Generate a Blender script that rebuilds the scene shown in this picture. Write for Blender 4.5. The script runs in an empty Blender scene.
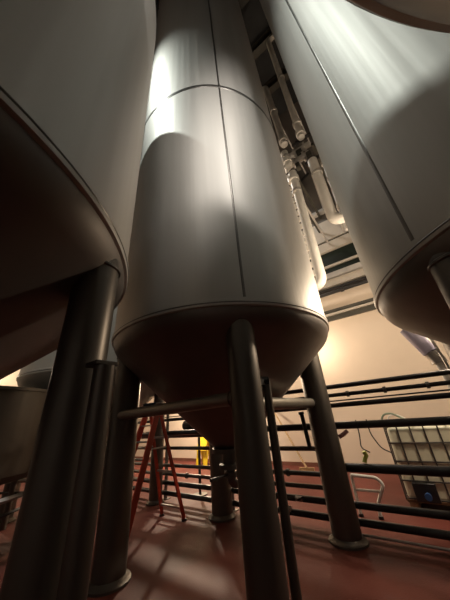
import bpy, bmesh, math, random
from mathutils import Vector, Matrix
random.seed(4)
C = bpy.context.scene.collection
PI = math.pi
# ---------------------------------------------------------------- the building grid
# the hall is laid out square, turned against the camera: D runs towards the back wall, S along it
U = Vector((.581, .814, 0)).normalized(); V = Vector((U.y, -U.x, 0))
GRID_ANGLE = math.atan2(V.y, V.x)
def g(D, s, z=0): return U * D + V * s + Vector((0, 0, z))

# ---------------------------------------------------------------- materials
def mat(name, col, rough=.5, metal=0., var=.12, scale=(3, 3, 3), rvar=0., bump=0., bscale=(20, 20, 20), col2=None, detail=4, spec=.5, coat=0):
    m = bpy.data.materials.new(name); m.use_nodes = True
    nt = m.node_tree; b = nt.nodes['Principled BSDF']
    b.inputs['Roughness'].default_value = rough; b.inputs['Metallic'].default_value = metal
    b.inputs['Specular IOR Level'].default_value = spec
    if coat: b.inputs['Coat Weight'].default_value = coat; b.inputs['Coat Roughness'].default_value = .25
    tc = nt.nodes.new('ShaderNodeTexCoord')
    def noise(sc, det):
        mp = nt.nodes.new('ShaderNodeMapping'); mp.inputs['Scale'].default_value = sc
        n = nt.nodes.new('ShaderNodeTexNoise'); n.inputs['Scale'].default_value = 1; n.inputs['Detail'].default_value = det
        nt.links.new(tc.outputs['Object'], mp.inputs[0]); nt.links.new(mp.outputs[0], n.inputs['Vector']); return n
    n = noise(scale, detail)
    r = nt.nodes.new('ShaderNodeValToRGB')
    c2 = col2 or tuple(max(0, c * (1 - var * 2)) for c in col)
    r.color_ramp.elements[0].position = .3; r.color_ramp.elements[1].position = .7
    r.color_ramp.elements[0].color = (*c2, 1); r.color_ramp.elements[1].color = (*col, 1)
    nt.links.new(n.outputs['Fac'], r.inputs[0]); nt.links.new(r.outputs[0], b.inputs['Base Color'])
    if rvar:
        mr = nt.nodes.new('ShaderNodeMapRange'); mr.inputs['From Min'].default_value = .3; mr.inputs['From Max'].default_value = .7
        mr.inputs['To Min'].default_value = rough - rvar; mr.inputs['To Max'].default_value = rough + rvar
        n2 = noise(bscale, 3); nt.links.new(n2.outputs['Fac'], mr.inputs['Value']); nt.links.new(mr.outputs[0], b.inputs['Roughness'])
    if bump:
        n3 = noise(bscale, 3); bp = nt.nodes.new('ShaderNodeBump'); bp.inputs['Strength'].default_value = bump; bp.inputs['Distance'].default_value = .01
        nt.links.new(n3.outputs['Fac'], bp.inputs['Height']); nt.links.new(bp.outputs[0], b.inputs['Normal'])
    return m
M = {}
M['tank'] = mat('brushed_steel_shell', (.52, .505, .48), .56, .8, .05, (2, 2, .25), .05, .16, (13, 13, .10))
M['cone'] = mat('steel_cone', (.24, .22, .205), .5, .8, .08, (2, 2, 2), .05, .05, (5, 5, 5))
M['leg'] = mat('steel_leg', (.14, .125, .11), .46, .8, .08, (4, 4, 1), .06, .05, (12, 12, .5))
M['brace'] = mat('steel_brace', (.34, .32, .28), .42, .8, .08, (4, 4, 1), .06)
M['seam'] = mat('weld_bead', (.16, .15, .14), .35, .9, .1, (20, 20, 20), .05)
M['pipe'] = mat('steel_pipe', (.15, .14, .13), .38, .8, .1, (6, 6, 6), .06)
M['darkpipe'] = mat('dark_pipe', (.045, .042, .042), .4, .4, .2, (6, 6, 6))
M['white'] = mat('white_insulation', (.80, .78, .73), .55, 0, .08, (3, 3, 3), 0, .15, (12, 12, 12))
M['greypaint'] = mat('grey_cladding', (.48, .46, .43), .6, 0, .12, (3, 3, 3))
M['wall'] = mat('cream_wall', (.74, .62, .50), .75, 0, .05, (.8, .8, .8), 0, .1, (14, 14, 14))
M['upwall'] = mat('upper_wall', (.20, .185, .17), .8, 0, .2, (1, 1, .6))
M['hallwall'] = mat('hall_wall', (.50, .47, .43), .8, 0, .1, (1, 1, .6))
M['darkwall'] = mat('dark_panel', (.05, .055, .055), .7, 0, .3, (1, 1, 1))
M['ceiling'] = mat('ceiling_deck', (.03, .032, .034), .8, 0, .3, (1, 1, 1))
M['beam'] = mat('painted_steel_beam', (.55, .50, .43), .55, 0, .08, (2, 2, 2))
M['darkbeam'] = mat('dark_steel_beam', (.07, .065, .05), .55, 0, .2, (2, 2, 2))
M['green'] = mat('dark_green_panel', (.012, .022, .016), .35, 0, .3, (1, 1, 4))
M['base'] = mat('red_cove_base', (.19, .075, .05), .5, 0, .15, (2, 2, 2))
M['orange'] = mat('ladder_fibreglass', (.46, .045, .02), .4, 0, .15, (4, 4, 4))
M['alu'] = mat('aluminium', (.50, .48, .46), .4, 1, .1, (5, 5, 5))
M['yellow'] = mat('yellow_plastic', (.85, .62, .02), .45, 0, .1, (5, 5, 5))
M['tote'] = mat('milky_plastic', (.72, .70, .55), .45, 0, .08, (2, 2, 2), 0, .2, (5, 5, 5))
M['cage'] = mat('cage_steel', (.09, .08, .075), .5, .5, .2, (8, 8, 8))
M['black'] = mat('black_plastic', (.015, .015, .017), .4, 0, .2, (5, 5, 5))
M['blue'] = mat('blue_cap', (.03, .09, .25), .4, 0, .1, (5, 5, 5))
M['pallet'] = mat('pallet_wood', (.35, .22, .12), .7, 0, .25, (2, 12, 2))
M['hosegreen'] = mat('pale_green_hose', (.28, .36, .26), .5, 0, .1, (5, 5, 5))
M['hoseblack'] = mat('black_hose', (.02, .02, .02), .5, 0, .1, (5, 5, 5))
M['pink'] = mat('pink_rubber', (.50, .24, .22), .5, 0, .1, (5, 5, 5))
M['lime'] = mat('lime_fitting', (.45, .48, .08), .5, 0, .1, (5, 5, 5))
M['lilac'] = mat('lilac_sleeve', (.42, .39, .52), .4, 0, .1, (5, 5, 5))
M['wood'] = mat('broom_wood', (.55, .36, .18), .6, 0, .2, (3, 3, 12))
M['vessel'] = mat('vessel_steel', (.13, .115, .095), .5, .7, .12, (3, 3, .4), .06, .08, (10, 10, .3))
M['floor'] = None

def floor_mat():
    m = bpy.data.materials.new('red_resin_floor'); m.use_nodes = True; nt = m.node_tree; b = nt.nodes['Principled BSDF']
    tc = nt.nodes.new('ShaderNodeTexCoord')
    n = nt.nodes.new('ShaderNodeTexNoise'); n.inputs['Scale'].default_value = 1.1; n.inputs['Detail'].default_value = 7; n.inputs['Roughness'].default_value = .6
    nt.links.new(tc.outputs['Object'], n.inputs['Vector'])
    r = nt.nodes.new('ShaderNodeValToRGB'); e = r.color_ramp.elements
    e[0].position = .3; e[0].color = (.095, .024, .018, 1); e[1].position = .75; e[1].color = (.16, .044, .033, 1)
    nt.links.new(n.outputs['Fac'], r.inputs[0]); nt.links.new(r.outputs[0], b.inputs['Base Color'])
    mr = nt.nodes.new('ShaderNodeMapRange'); mr.inputs['To Min'].default_value = .42; mr.inputs['To Max'].default_value = .7; b.inputs['Specular IOR Level'].default_value = .16
    n2 = nt.nodes.new('ShaderNodeTexNoise'); n2.inputs['Scale'].default_value = 1.7; n2.inputs['Detail'].default_value = 5
    nt.links.new(tc.outputs['Object'], n2.inputs['Vector']); nt.links.new(n2.outputs['Fac'], mr.inputs['Value']); nt.links.new(mr.outputs[0], b.inputs['Roughness'])
    n3 = nt.nodes.new('ShaderNodeTexNoise'); n3.inputs['Scale'].default_value = 60
    bp = nt.nodes.new('ShaderNodeBump'); bp.inputs['Strength'].default_value = .25; bp.inputs['Distance'].default_value = .01
    nt.links.new(tc.outputs['Object'], n3.inputs['Vector']); nt.links.new(n3.outputs['Fac'], bp.inputs['Height']); nt.links.new(bp.outputs[0], b.inputs['Normal'])
    return m
M['floor'] = floor_mat()

# ---------------------------------------------------------------- mesh helpers
def obj(name, bm, m, parent=None, smooth=True, loc=None, bevel=0):
    me = bpy.data.meshes.new(name)
    bmesh.ops.recalc_face_normals(bm, faces=bm.faces)
    bm.to_mesh(me); bm.free()
    if smooth:
        me.polygons.foreach_set('use_smooth', [True] * len(me.polygons))
        me.set_sharp_from_angle(angle=math.radians(35))
    me.materials.append(M[m])
    o = bpy.data.objects.new(name, me); C.objects.link(o)
    if parent: o.parent = parent
    if loc is not None: o.location = loc
    if bevel:
        bv = o.modifiers.new('bevel', 'BEVEL'); bv.width = bevel; bv.segments = 2; bv.limit_method = 'ANGLE'
    return o
def box(bm, c, size, rz=0, mtx=None):
    mm = Matrix.Translation(Vector(c)) @ Matrix.Rotation(rz, 4, 'Z') @ Matrix.Diagonal((*size, 1))
    if mtx is not None: mm = mtx @ mm
    bmesh.ops.create_cube(bm, size=1, matrix=mm)
def lathe(bm, prof, c=(0, 0, 0), n=64, closed=False):
    rings = []
    for r, z in prof:
        if r < 1e-5: rings.append([bm.verts.new((c[0], c[1], c[2] + z))])
        else: rings.append([bm.verts.new((c[0] + r * math.cos(2 * PI * k / n), c[1] + r * math.sin(2 * PI * k / n), c[2] + z)) for k in range(n)])
    for a, b in zip(rings, rings[1:] + ([rings[0]] if closed else [])):
        for k in range(n):
            k2 = (k + 1) % n
            if len(a) == 1 and len(b) == 1: continue
            if len(a) == 1: bm.faces.new((a[0], b[k], b[k2]))
            elif len(b) == 1: bm.faces.new((a[k], a[k2], b[0]))
            else: bm.faces.new((a[k], a[k2], b[k2], b[k]))
def tube(bm, pts, r, n=14, bend=0, caps=True, radii=None):
    pts = [Vector(p) for p in pts]
    if bend:
        out = [pts[0]]
        for a, b, c in zip(pts, pts[1:], pts[2:]):
            d1 = (a - b).normalized(); d2 = (c - b).normalized()
            q = min(bend, (a - b).length * .45, (c - b).length * .45)
            p0 = b + d1 * q; p2 = b + d2 * q
            for t in (0, .2, .4, .6, .8, 1): out.append(p0 * (1 - t) ** 2 + b * 2 * t * (1 - t) + p2 * t * t)
        out.append(pts[-1]); pts = out
    rings = []; up = None
    for i, p in enumerate(pts):
        if i == 0: d = pts[1] - p
        elif i == len(pts) - 1: d = p - pts[-2]
        else: d = (pts[i + 1] - p).normalized() + (p - pts[i - 1]).normalized()
        d.normalize()
        if up is None: up = d.orthogonal().normalized()
        up = (up - d * up.dot(d)).normalized(); w = d.cross(up)
        rr = radii[i] if radii else r
        rings.append([bm.verts.new(p + (up * math.cos(2 * PI * k / n) + w * math.sin(2 * PI * k / n)) * rr) for k in range(n)])
    for a, b in zip(rings, rings[1:]):
        for k in range(n): bm.faces.new((a[k], a[(k + 1) % n], b[(k + 1) % n], b[k]))
    if caps: bm.faces.new(rings[0]); bm.faces.new(rings[-1][::-1])
def bar(bm, a, b, w, t, side=None):
    """rectangular bar from a to b, w wide along side, t thick"""
    a = Vector(a); b = Vector(b); d = (b - a); L = d.length; d.normalize()
    s = Vector(side) if side is not None else Vector((0, 0, 1))
    s = (s - d * s.dot(d)).normalized(); q = d.cross(s)
    mm = Matrix(((s.x, q.x, d.x, 0), (s.y, q.y, d.y, 0), (s.z, q.z, d.z, 0), (0, 0, 0, 1)))
    bmesh.ops.create_cube(bm, size=1, matrix=Matrix.Translation((a + b) / 2) @ mm @ Matrix.Diagonal((w, t, L, 1)))
def empty(name, loc=(0, 0, 0), rz=0):
    o = bpy.data.objects.new(name, None); C.objects.link(o); o.location = loc; o.rotation_euler = (0, 0, rz); o.empty_display_size = .2; return o
def tag(o, label, cat, group=None, kind=None):
    o['label'] = label; o['category'] = cat
    if group: o['group'] = group
    if kind: o['kind'] = kind
    return o
def struct(name, bm, m, smooth=False):
    o = obj(name, bm, m, smooth=smooth); o['kind'] = 'structure'; return o
def bm_(): return bmesh.new()

# ---------------------------------------------------------------- the setting
D0, D1, S0, S1, H = -7., 8.4, -14., 9., 16.2
def gbox(bm, d0, d1, s0, s1, z0, z1):
    box(bm, g((d0 + d1) / 2, (s0 + s1) / 2, (z0 + z1) / 2), (s1 - s0, d1 - d0, z1 - z0), GRID_ANGLE)
b = bm_(); gbox(b, D0, D1, S0, S1, -.2, 0); struct('floor', b, 'floor')
b = bm_(); gbox(b, D0, D1, S0, S1, H, H + .2); struct('ceiling', b, 'ceiling')
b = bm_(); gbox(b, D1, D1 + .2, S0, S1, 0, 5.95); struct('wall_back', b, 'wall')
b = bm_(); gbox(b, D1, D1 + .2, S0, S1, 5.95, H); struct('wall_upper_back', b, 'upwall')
b = bm_(); gbox(b, D0, D1, S0 - .2, S0, 0, H); struct('wall_left', b, 'wall')
b = bm_(); gbox(b, D0, D1, S1, S1 + .2, 0, H); struct('wall_right', b, 'hallwall')
b = bm_(); gbox(b, D0 - .2, D0, S0, S1, 0, H); struct('wall_front', b, 'hallwall')
b = bm_(); gbox(b, D1 - .03, D1, S0, S1, 0, .10); struct('baseboard_back', b, 'base')
# ledges and flat bands fixed to the back wall above the cream part
bands = [(4.16, 4.30, 'darkbeam', .10), (4.33, 4.40, 'beam', .13), (4.43, 4.52, 'darkbeam', .12),
         (5.22, 5.30, 'darkpipe', .12), (5.36, 5.62, 'beam', .10), (5.66, 5.84, 'greypaint', .16),
         (5.86, 6.08, 'green', .05), (6.10, 6.18, 'beam', .10), (6.20, 6.72, 'green', .05),
         (6.74, 7.10, 'beam', .16), (7.12, 7.2, 'darkbeam', .06), (7.22, 8.1, 'beam', .10)]
for i, (z0, z1, m_, dep) in enumerate(bands):
    b = bm_(); gbox(b, D1 - dep, D1, S0 + .02, S1 - .02, z0, z1); struct('trim_%d' % (i + 1), b, m_)
# roof joists under the ceiling, running along the hall
for k in range(6):
    b = bm_(); d = -1.2 + k * 1.6
    gbox(b, d - .14, d + .14, S0, S1, H - .03, H - .005); gbox(b, d - .025, d + .025, S0, S1, H - .55, H - .03); gbox(b, d - .14, d + .14, S0, S1, H - .58, H - .55)
    struct('trim_%d' % (20 + k), b, 'darkbeam')

# ---------------------------------------------------------------- the conical tanks
ZR = 2.53; RT = 1.62
def shell_profile(top):
    p = [(RT - .0, ZR + .02), (RT, top)]
    return p
def make_tank(center_ds, top, label, legs, seams, ring=None, bands_=(), group='conical stainless tanks', ZR=2.53):
    cd, cs = center_ds
    t = empty('conical_tank', g(cd, cs, 0), GRID_ANGLE)      # local x = along S, local y = along D
    tag(t, label, 'tank', group)
    b = bm_(); lathe(b, [(RT, ZR + .02), (RT, top), (RT * .985, top + .03), (RT * .9, top + .06), (RT * .5, top + .13), (0, top + .16)], n=160); obj('shell', b, 'tank', t)
    # rounded knuckle and cone, cut off at the outlet
    pr = [(RT, ZR + .02)]
    for k in range(1, 9):
        a = k / 8; ang = a * math.radians(47); rr = .30
        pr.append((RT - rr + rr * math.cos(ang), ZR + .02 - rr * math.sin(ang)))
    r0, z0 = pr[-1]; z1 = 1.12; pr.append((.20, z1 + .02)); pr.append((.17, z1))
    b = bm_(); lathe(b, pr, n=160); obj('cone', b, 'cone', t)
    b = bm_(); lathe(b, [(RT - .02, ZR - .035), (RT + .014, ZR - .02), (RT + .018, ZR), (RT + .018, ZR + .045), (RT - .01, ZR + .06)], n=160); obj('rim_band', b, 'tank', t)
    b = bm_(); lathe(b, [(RT + .0185, ZR + .004), (RT + .0215, ZR + .012), (RT + .0185, ZR + .020)], n=160); obj('rim_weld', b, 'seam', t)
    # outlet
    b = bm_(); lathe(b, [(.0, 1.14), (.19, 1.14), (.24, 1.13), (.24, 1.08), (.10, 1.07), (.10, .95), (.15, .945), (.15, .90), (0, .90)], n=32); o = obj('outlet', b, 'leg', t)
    b = bm_(); tube(b, [(0, 0, .92), (0, 0, .72), (.10, .30, .72), (.22, .62, .72)], .055, bend=.12); lathe(b, [(.09, .80), (.09, .86), (0, .86)], n=20); obj('elbow', b, 'pipe', o)
    b = bm_(); tube(b, [(0, -.1, .84), (0, -.34, .84)], .014); box(b, (0, -.36, .84), (.04, .10, .03)); obj('valve_handle', b, 'darkpipe', o)
    for x, y, rl in legs:
        rr = math.hypot(x, y); zt = ZR + .06 - max(0, (rr - (RT - .30))) * .25
        # leg reaches up into the knuckle; a collar pad sits where it meets the cone
        zc = ZR - .02
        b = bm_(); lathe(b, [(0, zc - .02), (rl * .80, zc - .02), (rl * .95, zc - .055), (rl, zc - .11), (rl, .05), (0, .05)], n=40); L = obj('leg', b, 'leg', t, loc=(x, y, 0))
        b = bm_(); lathe(b, [(0, 0), (rl + .055, 0), (rl + .055, .022), (rl + .035, .03), (rl + .015, .05), (rl + .004, .06), (0, .06)], n=40); obj('foot_plate', b, 'leg', L)
        b = bm_(); lathe(b, [(rl + .002, zc - .135), (rl + .010, zc - .128), (rl + .010, zc - .115), (rl + .002, zc - .108)], n=40); obj('weld_ring', b, 'seam', L)
    for ang, w in seams:
        b = bm_(); n = 2
        x0, y0 = (RT + .001) * math.cos(ang), (RT + .001) * math.sin(ang)
        tx, ty = -math.sin(ang), math.cos(ang)
        vs = []
        for z in (ZR + .07, top):
            row = []
            for q, h in ((-w, -.002), (-w * .5, .003), (w * .5, .003), (w, -.002)):
                row.append(b.verts.new((x0 + tx * q + math.cos(ang) * h, y0 + ty * q + math.sin(ang) * h, z)))
            vs.append(row)
        for k in range(3): b.faces.new((vs[0][k], vs[0][k + 1], vs[1][k + 1], vs[1][k]))
        obj('weld_seam', b, 'seam', t)
    for z in (ring or []):
        b = bm_(); lathe(b, [(RT - .003, z - .055), (RT + .005, z - .035), (RT + .006, z + .035), (RT - .003, z + .055)], n=160); obj('weld_ring', b, 'seam', t)
    return t
def world_ang(wx, wy):   # angle of a world direction in tank-local axes
    return math.atan2(wy, wx) - GRID_ANGLE
LG = [(1, -1), (1, 1), (-1, 1), (-1, -1)]
rl = .155
tc_ = make_tank((3.06, -2.31), 14.6, 'tall stainless conical tank standing in the middle, both dome shaped shadows on its shell',
                [(1, -1, .150), (1, 1, .178), (-1, 1, .178), (-1, -1, .178)], [(world_ang(.19, -.98), .017), (world_ang(.99, .1), .022)], [6.92], ZR=2.54)
tl = make_tank((-.57, -2.32), 6.67, 'stainless conical tank nearest on the left, its dark underside filling the left edge',
               [(1.01, 1.116, .114), (1, -1, .14), (-1, 1, .14), (-1, -1, .14)], [(world_ang(-.5, -.8), .02)], ZR=2.49)
tr = make_tank((2.90, 1.545), 14.6, 'tall stainless conical tank on the right with a long diagonal looking weld seam',
               [(1, -1, rl), (1, 1, rl), (-1, 1, rl), (-1.10, -.96, .14)], [(world_ang(-.9980, -.063), .018)], ZR=2.43)
tq = make_tank((-.487, 1.535), 6.67, 'conical tank overhead at the top right corner, only its dark rim showing',
               [(x, y, rl) for x, y in LG], [(world_ang(.5, -.8), .02)])
tn = make_tank((3.11, -6.15), 14.6, 'far conical tank at the left, seen small behind the near left tank',
               [(x, y, .135) for x, y in LG], [(world_ang(.2, -1), .02)], [6.9])
# braces between the legs of the middle tank
for A, B, r_ in ((Vector((-1.20, -1.10, 1.62)), Vector((.90, -1.06, 1.655)), .062), (Vector((.96, -.87, 1.60)), Vector((.96, .84, 1.60)), .066)):
    d = (B - A).normalized()
    b = bm_(); tube(b, [A, B], r_, n=24)
    o = obj('cross_brace', b, 'brace', tc_)
    for P in (A + d * .03, B - d * .03):
        b = bm_(); tube(b, [P - d * .006, P + d * .006], r_ + .010, n=24); obj('brace_collar', b, 'seam', o)
# small conduit up the shell of the middle tank (left edge) with stand-offs
b = bm_()
ang = world_ang(-.78, -.63)
for da, r_ in ((0, .022), (.045, .012)):
    p = (RT + .05) * math.cos(ang + da), (RT + .05) * math.sin(ang + da)
    tube(b, [(*p, 5.9), (*p, 14.4)], r_, n=10)
for z in (6.2, 8.5, 11, 13.5):
    tube(b, [((RT - .01) * math.cos(ang), (RT - .01) * math.sin(ang), z), ((RT + .06) * math.cos(ang), (RT + .06) * math.sin(ang), z)], .015, n=8)
obj('shell_conduit', b, 'pipe', tc_)

# thin sample line with clamps on the back left leg of the middle tank
t = empty('sample_line', g(2.06 - .235, -3.32 - .10)); tag(t, 'thin steel sample line clamped up the rear left leg of the middle tank', 'pipe')
b = bm_(); tube(b, [(0, 0, .45), (0, 0, 2.1)], .014, n=10); obj('riser', b, 'pipe', t)
for z in (.62, 1.05, 1.3, 1.75, 2.0):
    b = bm_(); tube(b, [(0, 0, z - .025), (0, 0, z + .025)], .026, n=12); bar(b, (0, 0, z), (.085, .135, z), .03, .012); obj('clamp', b, 'alu', t)
b = bm_(); tube(b, [(0, 0, .47), (-.05, -.08, .40), (-.05, -.08, .30)], .022, n=10, bend=.04); obj('sample_cock', b, 'alu', t)

# conduit strapped to the near left leg
pL = Vector((-.55, 1.06, 0))
t = empty('leg_conduit', pL); tag(t, 'square topped dark conduit standing against the near left tank leg', 'pipe')
b = bm_(); tube(b, [(0, 0, 0), (0, 0, 1.74)], .044, n=20); obj('riser', b, 'leg', t)
b = bm_(); box(b, (-.02, .01, 1.75), (.10, .10, .02), GRID_ANGLE); obj('cap_plate', b, 'leg', t, bevel=.004)
# stand pipe beside the middle front leg
t = empty('stand_pipe', (.352, 2.60, 0)); tag(t, 'slim steel stand pipe rising beside the front leg of the middle tank', 'pipe')
b = bm_(); tube(b, [(0, 0, .02), (0, 0, 1.80)], .040, n=20); obj('riser', b, 'leg', t)
b = bm_(); lathe(b, [(0, 0), (.085, 0), (.085, .02), (0, .02)], n=24); obj('foot_plate', b, 'leg', t)
b = bm_(); tube(b, [(.02, 0, 1.80), (-.06, -.01, 1.80)], .048, n=16); bar(b, (0, 0, 1.79), (-.12, -.14, 1.79), .05, .03); obj('top_clamp', b, 'darkpipe', t)
b = bm_(); tube(b, [(-.07, .03, .02), (-.07, .03, 1.72), (-.03, .01, 1.78)], .013, n=8, bend=.05); obj('side_tube', b, 'alu', t)

# ---------------------------------------------------------------- horizontal pipe rack behind the tanks
RD = 4.30
def hpipe(s0, s1, z, r, label, m='pipe', D=RD, flanges=(), ends=True, name='rack_pipe', group='horizontal pipes of the rack'):
    t = empty(name, g(D, (s0 + s1) / 2, z), GRID_ANGLE); tag(t, label, 'pipe', group)
    L = (s1 - s0) / 2
    b = bm_(); tube(b, [(-L, 0, 0), (L, 0, 0)], r, n=16); obj('pipe_run', b, m, t)
    for f in flanges:
        x = f - (s0 + s1) / 2
        b = bm_(); tube(b, [(x - .02, 0, 0), (x + .02, 0, 0)], r * 1.55, n=16); obj('clamp_ferrule', b, 'pipe', t)
    return t
E0 = -13.6; E1 = 4.2
hpipe(E0, E1, 1.815, .034, 'topmost dark pipe of the rack crossing the cream wall', 'darkpipe')
hpipe(E0, E1, 1.69, .028, 'second dark pipe from the top of the rack', 'darkpipe', flanges=(-.9, -.4, .1))
hpipe(E0, E1, 1.607, .010, 'thinnest tube of the rack, just under the second pipe', 'darkpipe')
hpipe(E0, E1, 1.545, .034, 'fourth rack pipe down, last of the close upper set', 'darkpipe')
hpipe(E0, E1, 1.265, .050, 'thick dark pipe passing level with the top of the caged tote', 'darkpipe', flanges=())
hpipe(E0, -1.40, .965, .034, 'rack pipe ending at the right rear leg, just above the wall base', 'pipe', flanges=(-5.0,))
hpipe(-1.25, E1, .735, .056, 'thick dark pipe crossing the middle of the caged tote', 'darkpipe', flanges=())
hpipe(E0, -1.40, .635, .034, 'upper of two close rack pipes seen low over the red floor', 'pipe', flanges=(-2.1,))
hpipe(E0, -1.40, .475, .032, 'lower of two close rack pipes seen low over the red floor', 'pipe', flanges=(-2.3, -4.4))
hpipe(E0, E1, .315, .043, 'second lowest rack pipe passing the bottom of the caged tote', 'darkpipe', flanges=())
hpipe(E0, E1, .135, .043, 'lowest rack pipe running just off the red floor', 'darkpipe', flanges=())
hpipe(-1.2, E1, .05, .014, 'thin pale tube lying on the floor below the lowest rack pipe', 'alu', D=RD - .12, name='floor_tube', group='single tubes')
for s, lab in ((-1.33, 'steel pipe stand hidden behind the right rear leg'), (-3.33, 'steel pipe stand behind the centre rear leg'), (-5.16, 'steel pipe stand behind the far tank leg'), (-9.2, 'steel pipe stand at the far left of the rack'), (3.2, 'steel pipe stand beyond the right side of the rack')):
    t = empty('pipe_stand', g(RD + .095, s), GRID_ANGLE); tag(t, lab, 'stand', 'stands carrying the pipe rack')
    b = bm_(); box(b, (0, 0, .95), (.05, .05, 1.88)); obj('post', b, 'pipe', t, smooth=False)
    b = bm_(); box(b, (0, 0, .006), (.16, .14, .012)); obj('base_plate', b, 'pipe', t, smooth=False)
t = empty('drop_leg', g(RD - .0, -1.66, 1.25), GRID_ANGLE); tag(t, 'short dark vertical stub pipe between two rack pipes left of the right rear leg', 'pipe')
b = bm_(); tube(b, [(0, -.085, .20), (.03, -.085, -.28)], .032, n=14); obj('stub', b, 'darkpipe', t)
b = bm_(); tube(b, [(-.002, -.085, .20), (-.006, -.085, .24)], .045, n=14); obj('end_cap', b, 'darkpipe', t)
# black header pipe near the cone of the middle tank
hpipe(-6.5, -3.45, 1.20, .06, 'black header pipe under the cone of the middle tank', 'black', D=4.60, name='header_pipe', group='single tubes')

# valves on the rack
def valve(s, z, label, D=RD, hc='darkpipe', up=1):
    t = empty('valve', g(D - .085, s, z), GRID_ANGLE); tag(t, label, 'valve', 'small valves on the rack')
    b = bm_(); tube(b, [(-.05, 0, 0), (.05, 0, 0)], .034, n=14); tube(b, [(0, 0, 0), (0, -.06, 0)], .018, n=10); obj('body', b, 'alu', t)
    b = bm_(); bar(b, (0, -.06, 0), (.12, -.07, .05 * up), .022, .010); obj('handle', b, hc, t)
valve(-2.22, .49, 'small valve with black lever, upper of two beside the stand pipe')
valve(-2.16, .20, 'small valve with black lever, lower of two beside the stand pipe', up=-1)
valve(-1.95, .33, 'small valve between the stand pipe and the right rear leg')
valve(-3.0, .70, 'small steel valve seen between the two nearest central legs')
# dangling hoses with fittings behind the front leg
for k, (s, x) in enumerate(((-3.02, .0), (-2.93, .03))):
    t = empty('transfer_hose', g(3.86, s, 0), GRID_ANGLE)
    tag(t, ('black' if k else 'pinkish') + ' hose with steel end hanging beside the centre rear leg', 'hose')
    b = bm_(); tube(b, [(0, .35, 1.20), (0, .10, 1.25), (0, 0, 1.08), (.02, 0, .75)], .026, n=12, bend=.10); obj('hose', b, 'pink' if k == 0 else 'hoseblack', t)
    b = bm_(); tube(b, [(.02, 0, .76), (.02, 0, .62)], .034, n=12); tube(b, [(.02, 0, .70), (.02, 0, .68)], .046, n=12); obj('end_fitting', b, 'alu', t)

# ---------------------------------------------------------------- bent white frame, fittings, hanging cables near the right rear leg
t = empty('bent_tube_frame', g(4.95, -1.02), GRID_ANGLE); tag(t, 'white bent tube cart handle standing behind the rack by the right rear leg', 'cart')
b = bm_(); tube(b, [(-.30, 0, .52), (.06, 0, .50), (.13, 0, .42), (-.03, 0, .16), (-.03, .0, .03)], .024, n=12, bend=.06); obj('handle_tube', b, 'white', t)
b = bm_(); tube(b, [(-.30, .0, .52), (-.30, .0, .03)], .022, n=12); tube(b, [(-.30, 0, .33), (.05, 0, .33)], .018, n=10); obj('side_tube', b, 'white', t)
for x in (-.30, -.03):
    b = bm_(); lathe(b, [(0, 0), (.035, 0), (.035, .035), (0, .04)], c=(x, 0, 0), n=16); obj('rubber_foot', b, 'black', t)
b = bm_(); tube(b, [(0, 0, .0), (.02, 0, .05), (.05, 0, .08), (.03, 0, .13)], .03, n=12)
o = tag(obj('hose_fitting', b, 'lime', loc=g(RD + .0, -.93, .80)), 'yellow green hose fitting sitting on a thick dark rack pipe', 'fitting')
b = bm_(); tube(b, [(-.06, 0, 0), (0, -.03, .03), (.07, -.02, .07)], .028, n=12, bend=.04)
o = tag(obj('hose_nozzle', b, 'pink', loc=g(RD - .02, -1.12, 1.12)), 'pinkish nozzle tucked against the right rear leg under the thick pipe', 'nozzle')
for k, (s, dx) in enumerate(((-.88, -.03), (-.74, .08))):
    p = g(RD - .064, s, 0); b = bm_()
    tube(b, [p + Vector((0, 0, 1.33)), p + V * .0 + Vector((0, 0, 1.15)), p + V * dx + Vector((0, 0, .98)), p + V * (dx + .10) + Vector((0, 0, .93))], .008, n=8, bend=.06)
    tag(obj('hanging_cable', b, 'hoseblack'), ('left' if k == 0 else 'right') + ' one of two thin cables hooked over the thick pipe left of the tote', 'cable')

# broom leaning on the back wall
A = g(8.0, -3.38, .12); B = g(8.36, -4.30, 1.62); A = g(7.5, -3.1, .12)
t = empty('broom', g(7.5, -3.1, 0)); tag(t, 'pale wooden handled broom leaning on the cream wall left of the right rear leg', 'broom')
b = bm_(); tube(b, [A - t.location, B - t.location], .028, n=12); obj('handle', b, 'wood', t)
b = bm_(); box(b, (0, 0, .09), (.40, .07, .07), GRID_ANGLE); obj('head', b, 'wood', t, smooth=False)
b = bm_(); box(b, (0, 0, .03), (.38, .06, .06), GRID_ANGLE); obj('bristles', b, 'black', t, smooth=False)

# ---------------------------------------------------------------- caged tote
t = empty('caged_tote', g(5.5, -.72), GRID_ANGLE); tag(t, 'milky plastic tote tank inside a steel cage behind the rack at the right', 'tote')
W_, DP, TZ = 1.30, 1.1, 1.15
b = bm_(); box(b, (W_ / 2 + .01, DP / 2, .13 + (TZ - .13) / 2 - .01), (W_ - .03, DP - .03, TZ - .15)); obj('container', b, 'tote', t, bevel=.05)
b = bm_(); ys = (0, DP); nx = 7
rc = .011
for x in [W_ * k / nx for k in range(nx + 1)]:
    for y in ys: tube(b, [(x, y, .13), (x, y, TZ)], rc, n=8)
for y in [DP * k / 6 for k in range(1, 6)]:
    for x in (0, W_): tube(b, [(x, y, .13), (x, y, TZ)], rc, n=8)
for z in (.15, .38, .64, .90, TZ):
    tube(b, [(0, 0, z), (W_, 0, z), (W_, DP, z), (0, DP, z), (0, 0, z)], rc * 1.1, n=8)
for x in (W_ * .33, W_ * .66): tube(b, [(x, 0, TZ), (x, DP, TZ)], rc, n=8)
obj('cage', b, 'cage', t)
b = bm_()
for x in (.08, W_ / 2, W_ - .08): box(b, (x, DP / 2, .05), (.12, DP, .10))
for y in (.06, DP / 2, DP - .06): box(b, (W_ / 2, y, .115), (W_, .10, .03))
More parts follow.
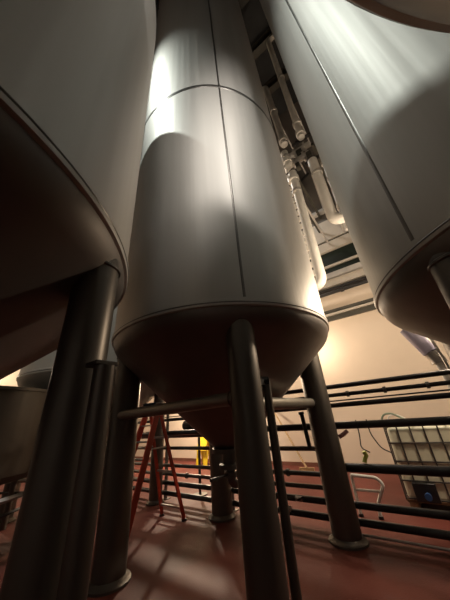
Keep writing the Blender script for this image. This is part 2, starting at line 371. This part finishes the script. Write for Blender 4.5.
obj('pallet', b, 'pallet', t, smooth=False)
b = bm_(); box(b, (.29, -.02, .245), (.30, .07, .24)); o = obj('valve_recess', b, 'black', t, bevel=.01)
b = bm_(); tube(b, [(.31, -.05, .22), (.31, -.14, .22)], .035, n=16); tube(b, [(.31, -.14, .22), (.31, -.17, .22)], .045, n=16); obj('valve_cap', b, 'blue', o)
b = bm_(); lathe(b, [(0, 0), (.10, 0), (.10, .04), (0, .05)], c=(W_ / 2, DP / 2, TZ - .03), n=24); obj('lid', b, 'black', t)
# hoses on top of the tote
tz = TZ + .03
b = bm_(); tube(b, [(-.02, .02, tz), (.04, .00, tz + .16), (.18, .0, tz + .18), (.36, .06, tz + .05), (.60, .2, tz), (.95, .22, tz)], .016, n=10, bend=.09)
for v in b.verts: v.co = Matrix.Rotation(GRID_ANGLE, 3, 'Z') @ v.co
tag(obj('garden_hose', b, 'hosegreen', loc=g(5.5, -.72)), 'pale green hose looping over the top of the caged tote', 'hose')
b = bm_(); tube(b, [(.06, .26, tz), (.10, .24, tz + .13), (.24, .24, tz + .14), (.44, .30, tz), (.8, .34, tz)], .014, n=10, bend=.08)
for v in b.verts: v.co = Matrix.Rotation(GRID_ANGLE, 3, 'Z') @ v.co
tag(obj('white_hose', b, 'white', loc=g(5.5, -.72)), 'white hose looping just behind the pale green one on the tote', 'hose')
b = bm_(); box(b, (.15, .15, tz + .02), (.17, .09, .07), 0); tube(b, [(.07, .15, tz + .02), (.0, .15, tz + .03)], .025, n=10)
for v in b.verts: v.co = Matrix.Rotation(GRID_ANGLE, 3, 'Z') @ v.co
tag(obj('hose_gun', b, 'black', loc=g(5.5, -.72)), 'black spray gun lying on the left corner of the caged tote', 'spray gun')

# ---------------------------------------------------------------- folding ladder
t = empty('step_ladder', (0, 0, 0)); tag(t, 'red orange folding step ladder standing open behind the middle tank leg', 'ladder')
f = [Vector((-1.63, 4.30, 0)), Vector((-2.05, 4.59, 0)), Vector((-.98, 5.20, 0)), Vector((-1.44, 5.52, 0))]
mid = (f[0] + f[1] + f[2] + f[3]) / 4; t.location = mid
rd = (f[1] - f[0]).normalized()
HT = 1.80
tops = [mid + rd * (k - .05) + Vector((0, 0, HT)) for k in (-.15, .15, -.13, .13)]
side = (f[2] - f[0]).normalized()
for k in range(4):
    b = bm_(); bar(b, f[k] - mid + Vector((0, 0, .03)), tops[k] - mid, .105 if k < 2 else .06, .028, side); r_ = obj('side_rail', b, 'orange', t, bevel=.004)
    b = bm_(); box(b, f[k] - mid + Vector((0, 0, .015)), (.07, .05, .03), math.atan2(side.y, side.x)); obj('rubber_foot', b, 'black', r_, smooth=False)
for k in range(6):
    q = .14 + k * .135
    a = f[0].lerp(tops[0], q) - mid; c_ = f[1].lerp(tops[1], q) - mid
    b = bm_(); bar(b, a, c_, .085, .022, side); obj('step', b, 'alu', t, bevel=.003)
for q in (.10, .40, .70):
    a = f[2].lerp(tops[2], q) - mid; c_ = f[3].lerp(tops[3], q) - mid
    b = bm_(); bar(b, a, c_, .03, .02); obj('cross_bar', b, 'alu', t)
b = bm_(); box(b, (0, 0, HT + .02), (.36, .16, .05), math.atan2(rd.y, rd.x)); obj('top_cap', b, 'black', t, bevel=.01)
for k in (0, 1):
    a = f[k].lerp(tops[k], .62) - mid; c_ = f[k + 2].lerp(tops[k + 2], .62) - mid
    b = bm_(); bar(b, a, c_, .022, .006); obj('spreader', b, 'alu', t)

# ---------------------------------------------------------------- yellow floor sign by the wall
t = empty('wet_floor_sign', g(7.9, -7.15), GRID_ANGLE); tag(t, 'yellow folding floor sign standing at the wall between two rear legs', 'sign')
for k in (0, 1):
    sgn = -1 if k == 0 else 1
    b = bm_(); a = Vector((0, sgn * .18, 0)); top = Vector((0, sgn * .02, .92))
    bar(b, a + Vector((0, 0, .45)), top, .46, .03, (1, 0, 0)); bar(b, a + Vector((-.18, 0, 0)), a.lerp(top, .5) + Vector((-.18, 0, 0)), .19, .03, (1, 0, 0)); bar(b, a + Vector((.18, 0, 0)), a.lerp(top, .5) + Vector((.18, 0, 0)), .19, .03, (1, 0, 0))
    obj('panel', b, 'yellow', t, bevel=.004)
b = bm_(); bar(b, (-.1, 0, .93), (.1, 0, .93), .05, .04); obj('handle', b, 'yellow', t, bevel=.004)

# pump and motor under the cone, only a dark shape with a pale glint
t = empty('transfer_pump', g(4.90, -4.85), GRID_ANGLE); tag(t, 'dark pump on a tall pedestal beside the middle tank cone, right of the ladder', 'pump')
b = bm_()
tube(b, [(.25, 0, 0), (.25, 0, 1.24)], .03, n=12); lathe(b, [(0, 0), (.16, 0), (.16, .02), (0, .02)], c=(.25, 0, 0), n=20)
box(b, (0, 0, 1.25), (.6, .32, .03)); obj('frame', b, 'darkpipe', t, smooth=False)
b = bm_(); tube(b, [(-.22, 0, 1.39), (.08, 0, 1.39)], .11, n=24); obj('motor', b, 'darkpipe', t)
b = bm_(); tube(b, [(.08, 0, 1.39), (.16, 0, 1.39)], .05, n=16); tube(b, [(.16, 0, 1.39), (.22, 0, 1.39)], .10, n=24); tube(b, [(.20, 0, 1.39), (.30, 0, 1.39), (.30, 0, 1.60)], .025, n=12, bend=.06); obj('pump_head', b, 'alu', t)

# ---------------------------------------------------------------- squat vessel at the left
vc = Vector((-4.55, 4.25, 0)); VR = 1.38
t = empty('squat_vessel', vc, 0); tag(t, 'squat flat topped dark steel vessel at the left edge behind the near leg', 'vessel')
b = bm_(); lathe(b, [(0, 2.16), (VR - .02, 2.14), (VR, 2.12), (VR, .98), (VR - .06, .90), (VR * .5, .78), (0, .74)], n=96); obj('shell', b, 'vessel', t)
b = bm_(); lathe(b, [(VR - .01, 2.10), (VR + .025, 2.105), (VR + .025, 2.15), (VR - .01, 2.155)], n=96); obj('top_rim', b, 'vessel', t)
b = bm_(); lathe(b, [(VR - .08, .70), (VR - .05, .665), (VR - .02, .70), (VR - .05, .735)], n=96, closed=True); obj('base_ring', b, 'alu', t)
b = bm_(); lathe(b, [(VR - .10, .52), (VR - .08, .50), (VR - .06, .52), (VR - .08, .54)], n=96, closed=True); obj('lower_ring', b, 'darkpipe', t)
for k in range(6):
    a = .3 + k * PI / 3
    b = bm_(); tube(b, [((VR - .12) * math.cos(a), (VR - .12) * math.sin(a), 0), ((VR - .12) * math.cos(a), (VR - .12) * math.sin(a), .92)], .05, n=16); obj('leg', b, 'leg', t)
b = bm_(); a = world = math.radians(-48); tube(b, [((VR - .02) * math.cos(a), (VR - .02) * math.sin(a), 1.05), ((VR + .10) * math.cos(a), (VR + .10) * math.sin(a), 1.05)], .05, n=16); tube(b, [((VR + .10) * math.cos(a), (VR + .10) * math.sin(a), 1.05), ((VR + .13) * math.cos(a), (VR + .13) * math.sin(a), 1.05)], .075, n=20); obj('nozzle', b, 'alu', t)
# clutter by its foot
b = bm_(); lathe(b, [(0, 0), (.10, 0), (.12, .20), (.125, .24), (.11, .24), (.10, .03), (0, .03)], n=24)
tag(obj('white_bucket', b, 'white', loc=(-3.42, 5.0, 0)), 'small white bucket on the floor below the squat vessel', 'bucket')

# ---------------------------------------------------------------- vertical pipes in the gap between the two tall tanks
PD = 5.2
def riser(name, pts, r, m, label, cat='pipe', bend=.25, flanges=(), hangers=(), group='risers between the tall tanks'):
    P = [g(*p) for p in pts]; base = P[-1].copy()
    t = empty(name, base); tag(t, label, cat, group)
    b = bm_(); tube(b, [p - base for p in P], r, n=20, bend=bend); obj('pipe_run', b, m, t)
    for (d, s, z) in flanges:
        p = g(d, s, z) - base; b = bm_(); tube(b, [p - Vector((0, 0, .07)), p + Vector((0, 0, .07))], r * 1.35, n=20); obj('coupling', b, m, t)
    for (s, z) in hangers:   # bracket back to the wall
        p = g(PD, s, z) - base; q = g(D1, s, z) - base
        b = bm_(); bar(b, p, q, .05, .05); tube(b, [p - Vector((0, 0, .04)), p + Vector((0, 0, .04))], r + .02, n=20); obj('wall_bracket', b, 'greypaint', t)
    return t
riser('insulated_riser', [(PD, .45, 15.6), (PD, -.38, 15.7), (PD, -.40, 8.9)], .10, 'white', 'long pale insulated riser, the highest and longest in the gap', flanges=((PD, -.395, 9.6), (PD, -.40, 9.1)), hangers=((-.38, 12.5),))
riser('insulated_riser', [(PD, -1.4, 12.7), (PD, -1.0, 12.75), (PD, -.92, 9.1)], .11, 'greypaint', 'shorter pale riser with a turned top, left of the longest one', flanges=((PD, -.92, 9.3),), hangers=((-.95, 11.0),))
riser('insulated_riser', [(PD, -1.0, 8.75), (PD, -.97, 8.1), (PD - .05, -1.12, 8.0)], .11, 'white', 'short pale riser piece with a collar above the long lower riser', flanges=((PD, -.99, 8.3),), hangers=((-.98, 8.5),), bend=.1)
riser('insulated_riser', [(PD, -.93, 7.75), (PD, -.97, 4.05), (PD, -2.0, 4.0)], .115, 'white', 'long lower pale riser beside the middle tank, ending in an elbow', flanges=((PD, -.95, 7.5),), hangers=((-.95, 7.0),), bend=.2)
riser('insulated_riser', [(PD, -.34, 7.75), (PD, -.34, 5.50), (PD, .5, 5.45)], .125, 'white', 'brightest white riser, turning right at its foot behind the right tank', hangers=((-.34, 7.2),), bend=.2)
riser('thin_riser', [(PD + .24, -.04, 15.6), (PD + .24, -.06, 9.25)], .05, 'greypaint', 'thin grey riser close beside the right tank, upper length', hangers=((-.05, 12.0),))
riser('thin_riser', [(PD + .24, -.07, 9.1), (PD + .24, -.13, 5.3)], .06, 'greypaint', 'thin grey riser close beside the right tank, lower length', flanges=((PD + .24, -.1, 7.0), (PD + .24, -.12, 6.0)), hangers=((-.1, 7.4),))
# cable ladder tray with pale rungs beside the middle tank
t = empty('cable_ladder', g(PD + .25, -1.14, 4.4), GRID_ANGLE); tag(t, 'narrow vertical cable ladder with pale rungs against the middle tank', 'cable ladder')
b = bm_()
for x in (-.12, .12): box(b, (x, 0, 1.9), (.02, .08, 3.8))
obj('rail', b, 'darkbeam', t, smooth=False)
for k in range(15):
    b = bm_(); box(b, (0, 0, .12 + k * .25), (.22, .06, .14)); obj('rung', b, 'white', t, smooth=False)
b = bm_(); box(b, (0, 1.5, 3.3), (.06, 2.9, .05)); obj('wall_bracket', b, 'darkbeam', t, smooth=False)
# mid level valve gallery: short horizontal spools and blocks joining the risers
t = empty('valve_manifold', g(PD + .28, -.66, 8.4), GRID_ANGLE); tag(t, 'tangle of pale short spools and dark valves halfway up the gap', 'manifold')
for k, (x0, x1, z, r_, mm_) in enumerate(((-.25, .40, .42, .09, 'greypaint'), (-.35, .30, .05, .10, 'greypaint'), (.1, .55, -.3, .06, 'darkpipe'), (-.1, .5, .8, .05, 'darkpipe'))):
    b = bm_(); tube(b, [(x0, 0, z), (x1, 0, z)], r_, n=14); tube(b, [(x0 + .12, 0, z), (x0 + .2, 0, z)], r_ * 1.6, n=14); tube(b, [(x1 - .2, 0, z), (x1 - .14, 0, z)], r_ * 1.6, n=14); obj('spool', b, mm_, t)
for a, q in (((.05, -.02, .25), (.16, .2, .2)), ((.28, -.02, -.1), (.14, .2, .24)), ((-.1, -.02, -.22), (.12, .18, .18))):
    b = bm_(); box(b, a, q); obj('actuator', b, 'darkbeam', t, bevel=.01)
for a in ((-.3, 0), (.45, .4)):
    b = bm_(); bar(b, (a[0], .05, a[1]), (a[0], 2.9, a[1]), .08, .08); obj('wall_bracket', b, 'darkbeam', t)
# small L shaped duct end and bracket plates on the wall seen between the risers
b = bm_(); tube(b, [(-.5, 0, 0), (.30, 0, 0), (.30, 0, 1.9)], .12, n=16, bend=.15)
for v in b.verts: v.co = Matrix.Rotation(GRID_ANGLE, 3, 'Z') @ v.co
tag(obj('bent_duct', b, 'greypaint', loc=g(D1 - .14, -.95, 8.55)), 'greyish bent duct on the wall behind the lower riser', 'duct')
b = bm_(); tube(b, [(0, 0, 0), (0, 0, 1.5)], .06, n=12); tube(b, [(0, 0, .7), (.5, 0, .95)], .05, n=12)
for v in b.verts: v.co = Matrix.Rotation(GRID_ANGLE, 3, 'Z') @ v.co
tag(obj('bracket_arm', b, 'black', loc=g(D1 - .08, -1.35, 10.0)), 'black bracket arm on the wall just behind the brightest riser', 'bracket')
b = bm_(); tube(b, [(-12.9, 0, 0), (9.9, 0, 0)], .055, n=12)
for x in range(-12, 10): tube(b, [(x - .05, 0, 0), (x + .05, 0, 0)], .08, n=12)
for v in b.verts: v.co = Matrix.Rotation(GRID_ANGLE, 3, 'Z') @ v.co
tag(obj('jointed_conduit', b, 'darkpipe', loc=g(D1 - .18, -1, 5.08)), 'dark jointed conduit running along the cream wall below the green band', 'conduit')

# ---------------------------------------------------------------- lilac sleeved line below the right tank
t = empty('sleeved_pipe', g(4.6, .32, 0), GRID_ANGLE); tag(t, 'pale pipe with a lilac sleeve slanting down under the right tank', 'pipe')
b = bm_(); tube(b, [(-.27, 0, 2.72), (-.21, 0, 2.58), (.01, 0, 2.03), (.04, 0, 1.70), (.04, 0, .02)], .050, n=20, bend=.15); obj('pipe_run', b, 'white', t)
b = bm_(); tube(b, [(-.19, 0, 2.53), (-.03, 0, 2.13)], .10, n=20); obj('sleeve', b, 'lilac', t)
b = bm_(); tube(b, [(-.025, 0, 2.12), (.012, 0, 2.03), (.02, 0, 1.97)], .095, n=20); obj('collar', b, 'alu', t)
b = bm_(); tube(b, [(-.16, .08, 2.62), (.02, .08, 2.24)], .045, n=14); obj('upper_strip', b, 'white', t)
b = bm_(); tube(b, [(.02, -.12, 2.45), (.08, -.12, 1.9), (.08, -.05, 1.6)], .018, n=10, bend=.1); obj('side_tube', b, 'alu', t)

# ---------------------------------------------------------------- lights
def area(name, loc, target, size, power, col):
    l = bpy.data.lights.new(name, 'AREA'); l.shape = 'DISK'; l.size = size; l.energy = power; l.color = col
    o = bpy.data.objects.new(name, l); C.objects.link(o); o.location = loc
    o.rotation_euler = (Vector(target) - Vector(loc)).to_track_quat('-Z', 'Y').to_euler(); return o
def point(name, loc, r, power, col):
    l = bpy.data.lights.new(name, 'POINT'); l.shadow_soft_size = r; l.energy = power; l.color = col
    o = bpy.data.objects.new(name, l); C.objects.link(o); o.location = loc; return o
cool = (.93, 1., .92); neutral = (1, .93, .84); warm = (1, .80, .58)
def spot(name, loc, r, power, col, ang, blend, target=None):
    l = bpy.data.lights.new(name, 'SPOT'); l.shadow_soft_size = r; l.energy = power; l.color = col; l.spot_size = math.radians(ang); l.spot_blend = blend
    o = bpy.data.objects.new(name, l); C.objects.link(o); o.location = loc
    if target: o.rotation_euler = (Vector(target) - Vector(loc)).to_track_quat('-Z', 'Y').to_euler()
    return o
spot('high_bay_left', (-4.2, .75, 12.4), .12, 1450, cool, 118, .6)
spot('high_bay_right', (2.4, -2.0, 10.0), .15, 650, neutral, 150, .6)
spot('aisle_fill', (.0, -2.2, 9.6), .35, 560, neutral, 140, .7)  # added fill for the near tank shells, no known fixture over the aisle
spot('gallery_lamp', g(6.4, -3.3, 10.0), .15, 420, neutral, 150, .5)
point('back_lamp_centre', g(7.6, -2.3, 3.3), .10, 62, warm)
point('back_lamp_left', g(7.3, -7.2, 3.2), .10, 850, warm)
point('back_lamp_far_left', g(2.0, -12.6, 4.0), .2, 200, warm)
point('back_lamp_right', g(4.85, .55, 3.5), .12, 240, warm)

w = bpy.data.worlds.new('World'); bpy.context.scene.world = w; w.use_nodes = True
w.node_tree.nodes['Background'].inputs[0].default_value = (.02, .018, .016, 1)

# ---------------------------------------------------------------- camera
p, r, h, f = .453, -.081, 1.5, 240.5
F = Vector((0, math.cos(p), math.sin(p))); Up = Vector((0, -math.sin(p), math.cos(p))); R = Vector((1, 0, 0))
R2 = R * math.cos(r) + Up * math.sin(r); U2 = -R * math.sin(r) + Up * math.cos(r)
cd = bpy.data.cameras.new('camera'); co = bpy.data.objects.new('camera', cd); C.objects.link(co)
cd.sensor_fit = 'VERTICAL'; cd.sensor_height = 36; cd.lens = f / 600 * 36; cd.clip_start = .05; cd.clip_end = 200
co.matrix_world = Matrix(((R2.x, U2.x, -F.x, 0), (R2.y, U2.y, -F.y, 0), (R2.z, U2.z, -F.z, h), (0, 0, 0, 1)))
sc = bpy.context.scene; sc.camera = co
sc.view_settings.view_transform = 'Standard'; sc.view_settings.look = 'None'; sc.view_settings.gamma = 1; sc.view_settings.exposure = 0; sc.view_settings.use_curve_mapping = False
